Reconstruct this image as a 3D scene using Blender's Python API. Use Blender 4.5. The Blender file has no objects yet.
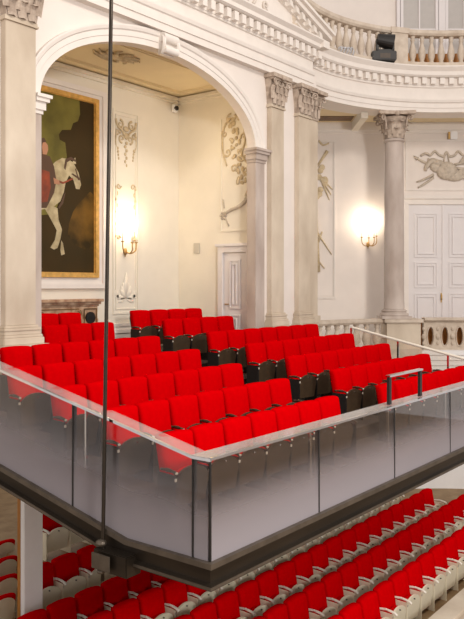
import bpy, bmesh, math, random
from mathutils import Vector, Matrix
from mathutils.geometry import tessellate_polygon
random.seed(7)
S = bpy.context.scene; C = S.collection
PI = math.pi
TH = math.radians(37.75)                      # camera heading, measured from the row direction X
cT, sT = math.cos(TH), math.sin(TH)
FRONT = TH - PI/2                             # turn of things that face the camera side squarely

# ---------------------------------------------------------------- camera, world, lights
cd = bpy.data.cameras.new('camera'); cam = bpy.data.objects.new('camera', cd); C.objects.link(cam)
cam.location = (0, 0, 0); cam.rotation_euler = (PI/2, 0, FRONT)
cd.sensor_fit = 'HORIZONTAL'; cd.sensor_width = 36; cd.lens = 36*753/464; cd.shift_y = -23.5/464
cd.clip_end = 200
S.camera = cam
S.view_settings.view_transform = 'Standard'; S.view_settings.look = 'None'
S.view_settings.exposure = 0.22; S.view_settings.gamma = 1; S.view_settings.use_curve_mapping = False
w = bpy.data.worlds.new('world'); S.world = w; w.use_nodes = True
bg = w.node_tree.nodes['Background']; bg.inputs[0].default_value = (1.0, .92, .885, 1); bg.inputs[1].default_value = .60
def area(name, loc, target, size, power, col):
    l = bpy.data.lights.new(name, 'AREA'); l.energy = power; l.size = size; l.color = col
    o = bpy.data.objects.new(name, l); C.objects.link(o); o.location = loc
    o.rotation_euler = (Vector(target)-Vector(loc)).to_track_quat('-Z', 'Y').to_euler(); return o
def point(name, loc, power, col, r=.05):
    l = bpy.data.lights.new(name, 'POINT'); l.energy = power; l.color = col; l.shadow_soft_size = r
    o = bpy.data.objects.new(name, l); C.objects.link(o); o.location = loc; return o
area('added_key_light', (7, -2, 10), (11, 7, -1), 2.2, 800, (1, .91, .82))  # unseen overhead key light, added to brighten the arch wall and seats
area('added_stalls_fill', (2, -8, 3.6), (10, 8, -4.6), 1.6, 1150, (1, .95, .90))  # unseen frontal area light, added to fill the stalls under the balcony

# ---------------------------------------------------------------- materials
def mat(name, col, rough=.6, metal=0, var=0, scale=6, bump=0, bscale=60, stretch=(1,1,1), col2=None, emis=None, es=0, sheen=0, spec=.5):
    m = bpy.data.materials.new(name); m.use_nodes = True; nt = m.node_tree; b = nt.nodes['Principled BSDF']
    b.inputs['Base Color'].default_value = (*col, 1); b.inputs['Roughness'].default_value = rough
    b.inputs['Metallic'].default_value = metal; b.inputs['Specular IOR Level'].default_value = spec
    if sheen: b.inputs['Sheen Weight'].default_value = sheen
    if emis: b.inputs['Emission Color'].default_value = (*emis, 1); b.inputs['Emission Strength'].default_value = es
    tc = nt.nodes.new('ShaderNodeTexCoord'); mp = nt.nodes.new('ShaderNodeMapping')
    mp.inputs['Scale'].default_value = stretch; nt.links.new(tc.outputs['Object'], mp.inputs[0])
    if var or col2:
        n = nt.nodes.new('ShaderNodeTexNoise'); n.inputs['Scale'].default_value = scale; n.inputs['Detail'].default_value = 6
        nt.links.new(mp.outputs[0], n.inputs['Vector'])
        r = nt.nodes.new('ShaderNodeValToRGB'); r.color_ramp.elements[0].position = .35; r.color_ramp.elements[1].position = .68
        c2 = col2 or tuple(c*(1-var) for c in col)
        r.color_ramp.elements[0].color = (*c2, 1); r.color_ramp.elements[1].color = (*col, 1)
        nt.links.new(n.outputs['Fac'], r.inputs[0]); nt.links.new(r.outputs[0], b.inputs['Base Color'])
    if bump:
        n = nt.nodes.new('ShaderNodeTexNoise'); n.inputs['Scale'].default_value = bscale; n.inputs['Detail'].default_value = 4
        nt.links.new(mp.outputs[0], n.inputs['Vector'])
        bp = nt.nodes.new('ShaderNodeBump'); bp.inputs['Strength'].default_value = bump; bp.inputs['Distance'].default_value = .02
        nt.links.new(n.outputs['Fac'], bp.inputs['Height']); nt.links.new(bp.outputs[0], b.inputs['Normal'])
    return m
M = dict(
 plaster=mat('white_plaster', (.80,.73,.67), .8, var=.05, scale=2, bump=.05),
 plaster2=mat('recess_plaster', (.80,.74,.63), .8, var=.05, scale=2, bump=.05),
 ceil=mat('warm_lit_ceiling_plaster', (.78,.65,.42), .8, var=.06, scale=2),  # yellow of the warm sconce light is put into this plaster colour
 mould=mat('moulding_plaster', (.80,.74,.68), .7, var=.05, scale=4),
 stone=mat('beige_stone', (.70,.605,.48), .75, col2=(.50,.41,.31), scale=1.3, bump=.15, stretch=(1,1,.5)),
 stone2=mat('grey_brown_marble', (.58,.50,.44), .55, col2=(.42,.34,.29), scale=2.5, bump=.05, stretch=(1,1,.35)),
 cap=mat('carved_stone', (.56,.46,.37), .85, col2=(.36,.28,.22), scale=9, bump=.5, bscale=25),
 rail_stone=mat('balustrade_stone', (.66,.57,.47), .8, col2=(.52,.43,.34), scale=5),
 relief=mat('ochre_relief_stucco', (.66,.55,.37), .75, col2=(.50,.39,.24), scale=14),
 relief2=mat('pale_relief_stucco', (.62,.54,.44), .8, col2=(.48,.41,.33), scale=12),
 relief3=mat('white_relief_stucco', (.70,.63,.56), .8, col2=(.58,.51,.45), scale=12),
 red=mat('red_velvet', (.56,.0,.0015), 1.0, var=.10, scale=14, bump=.06, bscale=160, spec=0),
 shell_d=mat('dark_bronze_shell', (.060,.036,.018), .5, var=.3, scale=9),
 black=mat('black_metal', (.012,.010,.009), .5),
 cream=mat('cream_lacquer', (.84,.78,.60), .45, var=.08, scale=5),
 cream2=mat('pale_armrest_lacquer', (.80,.76,.66), .35),
 bronze=mat('dark_bronze_beam', (.050,.038,.027), .36, metal=.6, var=.35, scale=3, stretch=(.3,.3,2)),
 bronze2=mat('lighter_bronze', (.16,.13,.10), .45, metal=.6, var=.3, scale=6),  # lighter tone, carries the painted highlights of the beam ledges
 steel=mat('brushed_steel', (.72,.71,.71), .10, metal=1, var=.08, scale=8),
 carpet=mat('brown_step_floor', (.065,.042,.028), .8, var=.3, scale=4),
 floor=mat('worn_tan_floor', (.30,.20,.10), .6, col2=(.20,.12,.05), scale=3, bump=.1),
 door=mat('white_door_paint', (.74,.70,.69), .5, var=.03, scale=3),
 gold=mat('gilt_frame', (.80,.46,.12), .4, metal=.3, var=.3, scale=10),
 marble=mat('pink_brown_marble', (.62,.43,.28), .4, col2=(.30,.14,.07), scale=7, bump=.05),
 brass=mat('aged_brass', (.45,.28,.10), .35, metal=.8),
 candle=mat('candle_sleeve', (.85,.80,.70), .6),
 bulb=mat('lit_bulb', (1,.9,.7), .5, emis=(1,.84,.60), es=25),
 pane=mat('window_blind_pane', (.50,.47,.44), .25, var=.05),
 wood=mat('orange_wood_panel', (.48,.20,.035), .5, col2=(.34,.13,.02), scale=4, stretch=(1,1,.2)),
 dwood=mat('dark_brown_wood', (.17,.085,.02), .5, col2=(.10,.05,.015), scale=6),
 white=mat('white_column_paint', (.87,.86,.85), .45, var=.03),
 sky_p=mat('painted_olive_sky', (.20,.17,.035), .5, spec=.2, col2=(.10,.085,.018), scale=1.6),
 dark_p=mat('painted_dark_foliage', (.050,.029,.008), .6, spec=.15, col2=(.040,.026,.008), scale=2.2),
 ground_p=mat('painted_ochre_ground', (.20,.10,.016), .6, spec=.15, col2=(.035,.022,.006), scale=1.8),
 horse_p=mat('painted_white_horse', (.56,.47,.28), .4, col2=(.32,.25,.13), scale=6),
 coat_p=mat('painted_red_coat', (.30,.050,.012), .4, col2=(.15,.03,.01), scale=6),
 armour_p=mat('painted_brown_armour', (.085,.040,.018), .4),
 skin_p=mat('painted_face', (.42,.20,.11), .5),
 plastic=mat('light_plastic', (.55,.50,.42), .4),
 silver=mat('silver_foil_cable', (.7,.7,.72), .3, metal=.8),
)
def glass_mat(name, frost_lo, frost_hi, fcol):
    m = bpy.data.materials.new(name); m.use_nodes = True; nt = m.node_tree; nt.nodes.clear()
    N = nt.nodes.new; L = nt.links.new
    out = N('ShaderNodeOutputMaterial'); tr = N('ShaderNodeBsdfTransparent'); tr.inputs[0].default_value = (.95,.93,.90,1)
    gl = N('ShaderNodeBsdfGlossy'); gl.inputs['Roughness'].default_value = .03; gl.inputs[0].default_value = (1,1,1,1)
    lw = N('ShaderNodeLayerWeight'); lw.inputs[0].default_value = .5; pw = N('ShaderNodeMath'); pw.operation = 'POWER'; L(lw.outputs['Facing'], pw.inputs[0]); pw.inputs[1].default_value = 4
    ma = N('ShaderNodeMath'); ma.operation = 'MULTIPLY_ADD'; L(pw.outputs[0], ma.inputs[0]); ma.inputs[1].default_value = .7; ma.inputs[2].default_value = .025
    m1 = N('ShaderNodeMixShader'); L(ma.outputs[0], m1.inputs[0]); L(tr.outputs[0], m1.inputs[1]); L(gl.outputs[0], m1.inputs[2])
    df = N('ShaderNodeBsdfDiffuse'); df.inputs[0].default_value = (*fcol, 1)
    tl = N('ShaderNodeBsdfTranslucent'); tl.inputs[0].default_value = (*fcol, 1)
    m2 = N('ShaderNodeMixShader'); m2.inputs[0].default_value = .35; L(df.outputs[0], m2.inputs[1]); L(tl.outputs[0], m2.inputs[2])
    uv = N('ShaderNodeUVMap'); uv.uv_map = 'h'; sp = N('ShaderNodeSeparateXYZ'); L(uv.outputs[0], sp.inputs[0])
    mr = N('ShaderNodeMapRange'); mr.interpolation_type = 'SMOOTHSTEP'
    mr.inputs[1].default_value = frost_lo; mr.inputs[2].default_value = frost_hi; mr.inputs[3].default_value = .84; mr.inputs[4].default_value = .03
    L(sp.outputs[1], mr.inputs[0])
    m3 = N('ShaderNodeMixShader'); L(mr.outputs[0], m3.inputs[0]); L(m1.outputs[0], m3.inputs[1]); L(m2.outputs[0], m3.inputs[2])
    L(m3.outputs[0], out.inputs[0]); return m
def cap_mat(name, k, gk):
    m = bpy.data.materials.new(name); m.use_nodes = True; nt = m.node_tree; nt.nodes.clear(); N = nt.nodes.new; L = nt.links.new
    out = N('ShaderNodeOutputMaterial'); tr = N('ShaderNodeBsdfTransparent'); df = N('ShaderNodeBsdfDiffuse'); df.inputs[0].default_value = (.70,.68,.66,1)
    gl = N('ShaderNodeBsdfGlossy'); gl.inputs[0].default_value = (.75,.74,.74,1); gl.inputs['Roughness'].default_value = .08
    a = N('ShaderNodeMixShader'); a.inputs[0].default_value = gk; L(df.outputs[0], a.inputs[1]); L(gl.outputs[0], a.inputs[2])
    b = N('ShaderNodeMixShader'); b.inputs[0].default_value = k; L(tr.outputs[0], b.inputs[1]); L(a.outputs[0], b.inputs[2]); L(b.outputs[0], out.inputs[0]); return m
M['capglass'] = cap_mat('milky_cap_glass', .24, .25); M['capglass2'] = cap_mat('reflective_cap_glass', .55, .6)
M['glass'] = glass_mat('frosted_gradient_glass', .0, .80, (.50,.46,.49))
M['clear'] = glass_mat('clear_glass', -2, -1, (.7,.7,.7))

# ---------------------------------------------------------------- mesh helpers
def link(name, bm, m, parent=None, smooth=False, loc=None, rz=0):
    me = bpy.data.meshes.new(name)
    bmesh.ops.recalc_face_normals(bm, faces=bm.faces)
    bm.to_mesh(me); bm.free()
    for mm in (m if isinstance(m, (list, tuple)) else [m]): me.materials.append(M[mm])
    if smooth: me.shade_smooth()
    o = bpy.data.objects.new(name, me); C.objects.link(o)
    if parent: o.parent = parent
    if loc: o.location = loc
    o.rotation_euler[2] = rz
    return o
def B(): return bmesh.new()
def box(bm, x0, x1, y0, y1, z0, z1, mi=0, bev=0):
    vs = [bm.verts.new((x, y, z)) for z in (z0, z1) for y in (y0, y1) for x in (x0, x1)]
    fs = [bm.faces.new([vs[i] for i in f]) for f in ((0,1,3,2),(4,6,7,5),(0,4,5,1),(2,3,7,6),(0,2,6,4),(1,5,7,3))]
    for f in fs: f.material_index = mi
    if bev:
        es = list({e for f in fs for e in f.edges})
        bmesh.ops.bevel(bm, geom=es, offset=bev, segments=2, affect='EDGES')
    return bm
def prism(bm, poly, y0, y1, mi=0):      # polygon in x,z extruded in y
    a = [bm.verts.new((x, y0, z)) for x, z in poly]; b = [bm.verts.new((x, y1, z)) for x, z in poly]
    n = len(poly); fs = [bm.faces.new(a[::-1]), bm.faces.new(b)]
    for i in range(n): fs.append(bm.faces.new((a[i], a[(i+1)%n], b[(i+1)%n], b[i])))
    for f in fs: f.material_index = mi
def plan(bm, poly, z0, z1):
    a = [bm.verts.new((x, y, z0)) for x, y in poly]; b = [bm.verts.new((x, y, z1)) for x, y in poly]
    n = len(poly); bm.faces.new(a[::-1]); bm.faces.new(b)
    for i in range(n): bm.faces.new((a[i], a[(i+1)%n], b[(i+1)%n], b[i]))
def lathe(bm, prof, seg=16, cx=0, cy=0, z=0):
    rings = []
    for r, h in prof:
        rings.append([bm.verts.new((cx+max(r,.0005)*math.cos(2*PI*i/seg), cy+max(r,.0005)*math.sin(2*PI*i/seg), z+h)) for i in range(seg)])
    for a, b in zip(rings, rings[1:]):
        for i in range(seg): bm.faces.new((a[i], a[(i+1)%seg], b[(i+1)%seg], b[i]))
    bm.faces.new(rings[0][::-1]); bm.faces.new(rings[-1])
def tube(bm, pts, r, seg=6, r1=None, flat=1.0):
    pts = [Vector(p) for p in pts]
    if 3 <= len(pts) <= 13:
        q = [pts[0]*2-pts[1]]+pts+[pts[-1]*2-pts[-2]]; sm = []
        for i in range(1, len(q)-2):
            for k in range(4):
                t = k/4; a, b, c, d = q[i-1:i+3]
                sm.append(.5*((2*b)+(c-a)*t+(2*a-5*b+4*c-d)*t*t+(3*b-a-3*c+d)*t**3))
        pts = sm+[pts[-1]]
    n = len(pts); rings = []
    up = Vector((0, 1, 0))
    for i, p in enumerate(pts):
        t = (pts[min(i+1, n-1)]-pts[max(i-1, 0)]).normalized()
        a = t.cross(up)
        if a.length < .05: a = t.cross(Vector((1, 0, 0)))
        a.normalize(); b = t.cross(a).normalized()
        rr = r if r1 is None else r+(r1-r)*i/(n-1)
        rings.append([bm.verts.new(p+a*rr*math.cos(2*PI*k/seg)+b*rr*flat*math.sin(2*PI*k/seg)) for k in range(seg)])
    for u, v in zip(rings, rings[1:]):
        for k in range(seg): bm.faces.new((u[k], u[(k+1)%seg], v[(k+1)%seg], v[k]))
    bm.faces.new(rings[0][::-1]); bm.faces.new(rings[-1])
def blob(bm, x, y, z, rx, ry, rz, seg=10):
    g = bmesh.ops.create_uvsphere(bm, u_segments=seg, v_segments=max(5, seg//2+1), radius=1)
    for v in g['verts']: v.co = Vector((x+v.co.x*rx, y+v.co.y*ry, z+v.co.z*rz))
def sweep(bm, path, prof):              # path: (x, y, nx, ny); prof: (out, z), open section
    rows = [[bm.verts.new((x+nx*o, y+ny*o, z)) for o, z in prof] for x, y, nx, ny in path]
    for a, b in zip(rows, rows[1:]):
        for i in range(len(prof)-1): bm.faces.new((a[i], a[i+1], b[i+1], b[i]))
    bm.faces.new(rows[0]); bm.faces.new(rows[-1][::-1])
def tag(o, label=None, cat=None, group=None, kind=None):
    if label: o['label'] = label
    if cat: o['category'] = cat
    if group: o['group'] = group
    if kind: o['kind'] = kind
    return o
def empty(name, loc, rz=0, label=None, cat=None, group=None, kind=None):
    o = bpy.data.objects.new(name, None); C.objects.link(o); o.location = loc; o.rotation_euler[2] = rz
    o.empty_display_size = .1
    return tag(o, label, cat, group, kind)
def copy_tree(o, parent=None):
    c = o.copy(); C.objects.link(c)
    if parent: c.parent = parent
    for ch in KIDS.get(o.name, []): 
        k = ch.copy(); C.objects.link(k); k.parent = c
        for g in KIDS.get(ch.name, []):
            d = g.copy(); C.objects.link(d); d.parent = k
    return c
KIDS = {}
def kids_of(root):
    bpy.context.view_layer.update()
    KIDS[root.name] = list(root.children)
    for ch in root.children: KIDS[ch.name] = list(ch.children)
def struct(name, bm, m, smooth=False, parent=None, loc=None, rz=0):
    o = link(name, bm, m, parent, smooth, loc, rz)
    if not parent: o['kind'] = 'structure'
    return o
def spiral(cx, cz, r0, turns, a0, y=0, n=22, sgn=1, k=.15):
    return [(cx+r*math.cos(a), y, cz+r*math.sin(a)) for r, a in
            ((r0*(1-(1-k)*i/n), a0+sgn*turns*2*PI*i/n) for i in range(n+1))]

# ================================================================ SETTING
VW = 9.37                                     # face of the arch wall; the pilasters stand out to 9.25
UA0, UA1, ZS, RISE = 7.29, 12.88, 2.90, 1.37  # arch opening
UC = (UA0+UA1)/2; HW = (UA1-UA0)/2
def arch_pts(k=1.0, n=40, off=0):
    return [(UC-(HW+off)*math.cos(PI*i/n), ZS+(RISE+off)*math.sin(PI*i/n)) for i in range(n+1)]
# wall_arch with its opening
bm = B()
pts = arch_pts()
ZT = 5.0
def two(x, z): return bm.verts.new((x, VW, z)), bm.verts.new((x, VW+.19, z))
def quadwall(p, q):                           # column of wall above segment p-q
    a = [bm.verts.new((x, y, z)) for y in (VW, VW+.19) for x, z in (p, q, (q[0], ZT), (p[0], ZT))]
    bm.faces.new(a[:4]); bm.faces.new(a[4:][::-1]); bm.faces.new((a[0], a[4], a[5], a[1]))
for p, q in zip(pts, pts[1:]): quadwall(p, q)
box(bm, 4.0, UA0, VW, VW+.19, -2.3, ZT); box(bm, UA1, 15.37, VW, VW+.19, -2.3, ZT)
struct('wall_arch', bm, 'plaster')
# stone jamb under the impost on the right of the arch, on the left too
for nm, a, b in (('arch_pier', UA1-.004, UA1+.32), ('arch_pier', UA0-.14, UA0+.02)):
    bm = B(); box(bm, a, b, VW-.03, VW+.195, -2.0, ZS-.26)
    tag(link(nm, bm, 'stone2'), 'grey brown stone jamb under the %s springing of the arch' % ('right' if a > 10 else 'left'), 'pier')
    bm = B()
    for k, (o, z0, z1) in enumerate(((.02, -.28, -.22), (.05, -.22, -.10), (.09, -.10, -.04), (.12, -.04, .01))):
        box(bm, a-(o if a > 10 else 0), b+o, VW-.03-o, VW+.195, ZS+z0, ZS+z1)
    tag(link('impost_block', bm, 'mould' if a < 10 else 'stone2'), 'moulded impost block at the %s foot of the arch' % ('right' if a > 10 else 'left'), 'moulding')
# archivolt
bm = B()
prof = [(0, 0), (.03, 0), (.03, .10), (.045, .11), (.045, .20), (.07, .22), (.085, .27), (.085, .30), (0, .30)]
rows = []
for i in range(49):
    a = PI*i/48
    rows.append([bm.verts.new((UC-(HW+r)*math.cos(a), VW-o, ZS+(RISE+r)*math.sin(a))) for o, r in prof])
for a, b in zip(rows, rows[1:]):
    for i in range(len(prof)-1): bm.faces.new((a[i], b[i], b[i+1], a[i+1]))
tag(link('arch_surround', bm, 'mould'), 'white moulded archivolt framing the big arched opening above the balcony', 'arch moulding')
# scroll keystone
bm = B()
prism(bm, [(-.15, .0), (.15, .0), (.19, .36), (-.19, .36)], -.10, .0)
for s in (-1, 1):
    tube(bm, [(s*(.15+.04*math.sin(t*PI)), -.09-.09*math.sin(t*PI*.95), .02+.33*t) for t in [i/12 for i in range(13)]], .035)
bmesh.ops.create_cone(bm, cap_ends=True, segments=18, radius1=.085, radius2=.085, depth=.38, matrix=Matrix.Translation((0, -.12, .30))@Matrix.Rotation(PI/2, 4, 'Y'))
bmesh.ops.create_cone(bm, cap_ends=True, segments=18, radius1=.07, radius2=.07, depth=.36, matrix=Matrix.Translation((0, -.15, .08))@Matrix.Rotation(PI/2, 4, 'Y'))
tag(link('keystone', bm, 'mould', smooth=False, loc=(UC, VW-.0, ZS+RISE-.10)), 'white scrolled keystone at the crown of the arch', 'keystone')

# ---- entablature and pediment over the arch wall
VF = 9.22
EP = [(-.5, 4.57), (0, 4.57), (0, 4.70), (.025, 4.70), (.025, 4.86), (.055, 4.88), (.075, 4.94), (.075, 4.97), (.0, 4.98), (0, 5.20),
      (.035, 5.21), (.035, 5.25), (.05, 5.25), (.05, 5.45), (.17, 5.46), (.22, 5.49), (.22, 5.57), (.30, 5.64), (.30, 5.67), (-.5, 5.69)]
bm = B(); sweep(bm, [(3.6, VF, 0, -1), (14.98, VF, 0, -1)], EP)
x = 3.7
while x < 15.0:
    box(bm, x, x+.13, VF-.17, VF-.04, 5.265, 5.44); x += .245
box(bm, 14.98, 15.13, VF-.05, VF+.3, 5.25, 5.45); box(bm, 14.98, 15.25, VF-.29, VF+.3, 5.50, 5.67)
struct('trim_1', bm, 'mould')
# tympanum and raking cornice
bm = B(); prism(bm, [(10.07-5.3, 5.66), (10.07+5.3, 5.66), (10.07, 5.66+5.3*.31)], VF, VF+.3); struct('wall_tympanum', bm, 'mould')
bm = B(); sl = math.atan(.31); cs, sn = math.cos(sl), math.sin(sl)
for sg in (-1, 1):
    def P(t, h): return (10.07+sg*(5.42-t*cs-h*sn), 5.60+t*sn+h*cs)
    Lr = 5.45/cs
    prism(bm, [P(.2, .0), P(Lr, .0), P(Lr, .17), P(.2, .17)], VF-.06, VF+.1)
    prism(bm, [P(0, .17), P(Lr, .17), P(Lr, .29), P(-.05, .29)], VF-.24, VF+.3)
    prism(bm, [P(-.05, .29), P(Lr, .29), P(Lr, .37), P(-.1, .37)], VF-.32, VF+.3)
    t = .35
    while t < Lr:
        prism(bm, [P(t, .01), P(t+.13, .01), P(t+.13, .16), P(t, .16)], VF-.17, VF-.05); t += .26
struct('trim_2', bm, 'mould')
bm = B()
for s in (-1, 1):
    tube(bm, spiral(s*.55, .12, .16, 1.2, PI/2, n=18, sgn=s), .045, r1=.02)
    tube(bm, [(s*.55, 0, .28), (s*1.0, 0, .22), (s*1.45, 0, .05), (s*1.9, 0, -.02), (s*2.2, 0, .08)], .06, r1=.02)
    tube(bm, spiral(s*2.15, .16, .11, 1.1, -PI/2, n=14, sgn=-s), .035, r1=.02)
    for k in range(4): tube(bm, [(s*(1.1+.2*k), 0, .18-.04*k), (s*(1.2+.2*k), -.03, .34-.04*k), (s*(1.32+.2*k), 0, .40-.05*k)], .04, r1=.01)
blob(bm, 0, 0, .35, .4, .08, .42)
tag(link('tympanum_relief', bm, 'relief3', smooth=True, loc=(10.9, VF-.02, 5.78)), 'pale leafy scroll ornament inside the pediment at the top edge', 'relief')

# ---- recess behind the arch
UR0, UR1, VP, ZC = 7.05, 13.10, 11.72, 4.38
bm = B(); box(bm, UR0-.2, UR1+.2, VP, VP+.2, -1.6, ZC+.1); struct('wall_recess_back', bm, 'plaster2')
bm = B(); box(bm, UR1, UR1+.2, VW+.19, VP, -1.6, ZC+.1)
struct('wall_recess_right', bm, 'plaster2')
bm = B(); box(bm, UR0-.2, UR0, VW+.19, VP, -1.6, ZC+.1); struct('wall_recess_left', bm, 'plaster2')
bm = B(); box(bm, UR0-.2, UR1+.2, VW+.19, VP+.2, ZC, ZC+.1); struct('ceiling_recess', bm, 'ceil')
bm = B(); box(bm, UR0, UR1, VP-.05, VP, ZC-.16, ZC-.10); box(bm, UR0, UR1, VP-.09, VP, ZC-.10, ZC-.03)
box(bm, UR1-.05, UR1, VW+.19, VP, ZC-.16, ZC-.10); box(bm, UR1-.09, UR1, VW+.19, VP, ZC-.10, ZC-.03); struct('trim_3', bm, 'plaster2')
bm = B()
for a in (.35, .42):
    for x0, x1, y0, y1 in ((UR0+a, UR1-a, VP-a, VP-a+.03), (UR0+a, UR1-a, VW+.19+a-.03, VW+.19+a), (UR1-a, UR1-a+.03, VW+.19+a, VP-a), (UR0+a-.03, UR0+a, VW+.19+a, VP-a)):
        box(bm, x0, x1, y0, y1, ZC-.02, ZC)
struct('trim_4', bm, 'ceil')
bm = B()
for k in range(12):
    a = 2*PI*k/12; tube(bm, [(.1*math.cos(a), .07*math.sin(a), 0), (.4*math.cos(a), .22*math.sin(a), -.02), (.55*math.cos(a+.3), .3*math.sin(a+.3), 0)], .04, r1=.015)
blob(bm, 0, 0, 0, .16, .11, .05)
tag(link('ceiling_rosette', bm, 'relief', smooth=True, loc=(UC-.1, 10.5, ZC-.015)), 'ochre stucco rosette on the recess ceiling under the arch', 'ornament')
bm = B(); box(bm, UR0, UR1, VP-.04, VP, -1.6, -1.0); box(bm, UR0, UR1, VP-.07, VP, -1.0, -.93); box(bm, UR0, UR1, VP-.05, VP, -.86, -.80); box(bm, UR0, UR1, VP-.03, VP, -.93, -.86)
struct('baseboard_recess_back', bm, 'mould')
bm = B(); box(bm, UR1-.04, UR1, VW+.19, VP, -1.6, -1.12); struct('baseboard_recess_right', bm, 'mould')
# raised frame fields on the recess walls
def frame(bm, x0, x1, z0, z1, wd=.05, t=.03, y=0):
    box(bm, x0, x1, y-t, y, z1-wd, z1); box(bm, x0, x1, y-t, y, z0, z0+wd); box(bm, x0, x0+wd, y-t, y, z0+wd, z1-wd); box(bm, x1-wd, x1, y-t, y, z0+wd, z1-wd)
bm = B(); frame(bm, 11.02, 11.78, -.6, 3.75, .04, .025, VP); frame(bm, 11.10, 11.70, -.5, 3.65, .02, .02, VP); struct('trim_5', bm, 'plaster2')

# door in the recess right wall (faces -u)
def panel_door(root, w, h, rows, y=0, x0=0):
    bm = B(); box(bm, x0, x0+w, y, y+.05, 0, h); lf = link('door_leaf', bm, 'door', root)
    bm = B()
    for a, b in rows: frame(bm, x0+.16, x0+w-.16, a*h, b*h, .035, .025, y); frame(bm, x0+.25, x0+w-.25, a*h+.09, b*h-.09, .02, .035, y)
    link('panel_moulding', bm, 'door', lf); return lf
d1 = empty('door_1', (UR1, 10.38, -1.38), -PI/2, kind='structure')      # local x runs towards the viewer
bm = B(); frame(bm, -.12, .775, -.02, 2.25, .13, .06); box(bm, -.17, .775, -.10, 0, 2.25, 2.31); link('door_frame', bm, 'door', d1)
panel_door(d1, .62, 2.10, ((.08, .36), (.42, .93)), -.012, .02)
bm = B(); tube(bm, [(.09, -.02, .98), (.09, -.07, .98), (.2, -.07, .98)], .012); link('door_handle', bm, 'brass', d1)

# ---- floors
bm = B(); box(bm, -4, 30, 3.9, 30, -5.57, -5.47); box(bm, -4, 30, -6, 3.9, -5.57, -5.47)
struct('floor', bm, 'floor')

# ---- balcony platform: stepped deck, bronze edge beam
U0, U1, V0 = 5.60, 14.85, 4.60
ROWV = [5.34, 6.17, 7.05, 7.90, 8.79, 9.91, 10.79]
ROWZ = [-1.535, -1.351, -1.185, -1.008, -.832, -.630, -.480]
CH = .87
bal = empty('balcony_platform', (U0, V0, -2.7), 0, kind='structure')
def W(o): o.location = (-U0, -V0, 2.7); return o
bm = B(); edges = [V0+.02]+[v-.52 for v in ROWV[1:]]
for k in range(5):
    v1 = edges[k+1] if k < 4 else VW
    box(bm, U0+.03, U1-.03, edges[k], v1, -2.64+.177*max(0, k-1), ROWZ[k]-CH)
W(link('step', bm, 'carpet', bal))
bm = B()
pr = [(-.25, 0), (.05, 0), (.05, -.055), (.005, -.07), (.0, -.20), (.045, -.215), (.045, -.26), (-.25, -.27)]
stn = [(4.8, -2.66), (5.72, -2.66), (VW, -2.66+.207*(VW-5.72))]
rows = [[bm.verts.new((U1, V0-o, -2.66+h)) for o, h in pr], [bm.verts.new((U0-o, V0-o, -2.66+h)) for o, h in pr]]+[[bm.verts.new((U0-o, v, z0+h)) for o, h in pr] for v, z0 in stn[1:]]
for a, b in zip(rows, rows[1:]):
    for i in range(len(pr)): bm.faces.new((a[i], a[(i+1)%len(pr)], b[(i+1)%len(pr)], b[i]))
bm.faces.new(rows[0]); bm.faces.new(rows[-1][::-1])
W(link('edge_beam', bm, 'bronze', bal))
for za, zb_, of in ((.004, -.05, .056), (-.222, -.252, .05)):  # strips in lighter bronze paint the highlights along the beam ledges
    bm = B(); pr2 = [(-.02, za), (of, za), (of, zb_), (-.02, zb_)]
    rows = [[bm.verts.new((U1, V0-o, -2.66+h)) for o, h in pr2], [bm.verts.new((U0-o, V0-o, -2.66+h)) for o, h in pr2]]+[[bm.verts.new((U0-o, v, z0+h)) for o, h in pr2] for v, z0 in stn[1:]]
    for a, b in zip(rows, rows[1:]):
        for i in range(4): bm.faces.new((a[i], a[(i+1)%4], b[(i+1)%4], b[i]))
    bm.faces.new(rows[0]); bm.faces.new(rows[-1][::-1])
    W(link('ledge_highlight', bm, 'bronze2', bal))
bm = B(); rows = []
for v, z0 in stn: rows.append([bm.verts.new((u, v if u > U0 else v, z0+h)) for u, h in ((U0+.2, -.05), (U1, -.05), (U1, -.22), (U0+.2, -.22))])
for a, b in zip(rows, rows[1:]):
    for i in range(4): bm.faces.new((a[i], a[(i+1)%4], b[(i+1)%4], b[i]))
bm.faces.new(rows[0]); bm.faces.new(rows[-1][::-1])
W(link('underside_slab', bm, 'bronze', bal))
# recess floor with its two row steps
bm = B(); box(bm, UR0, UR1, VW, ROWV[6]-.5, -1.9, ROWZ[5]-CH); box(bm, UR0, UR1, ROWV[6]-.5, VP, -1.9, ROWZ[6]-CH)
struct('floor_recess', bm, 'carpet')

# ---- curved gallery: rings round (CX, CY)
CX, CY = 15.55, 5.07
def ring(R, a0, a1, n=60): return [(CX+R*math.cos(math.radians(a0+(a1-a0)*i/n)), CY+R*math.sin(math.radians(a0+(a1-a0)*i/n)),
                                    -math.cos(math.radians(a0+(a1-a0)*i/n)), -math.sin(math.radians(a0+(a1-a0)*i/n))) for i in range(n+1)]
R0 = 4.42
EPC = [(-.7, 4.57), (0, 4.57), (0, 4.68), (.02, 4.68), (.02, 4.80), (.05, 4.82), (.07, 4.88), (.07, 4.91), (0, 4.92), (0, 5.20), (.035, 5.21), (.035, 5.27), (.05, 5.27), (.05, 5.45),
       (.14, 5.46), (.18, 5.50), (.18, 5.60), (.26, 5.70), (.26, 5.73), (-1.7, 5.75), (-1.7, 5.0), (-.7, 5.0)]
bm = B(); sweep(bm, ring(R0, 96, -5), EPC)
a = 95.5
while a > -5:
    r = math.radians(a); c, s = math.cos(r), math.sin(r); m4 = Matrix.Translation((CX+(R0-.09)*c, CY+(R0-.09)*s, 5.36))@Matrix.Rotation(r, 4, 'Z')@Matrix.Diagonal((.13, .125, .16, 1))
    bmesh.ops.create_cube(bm, size=1, matrix=m4); a -= 3.2
struct('trim_6', bm, 'mould')
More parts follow.
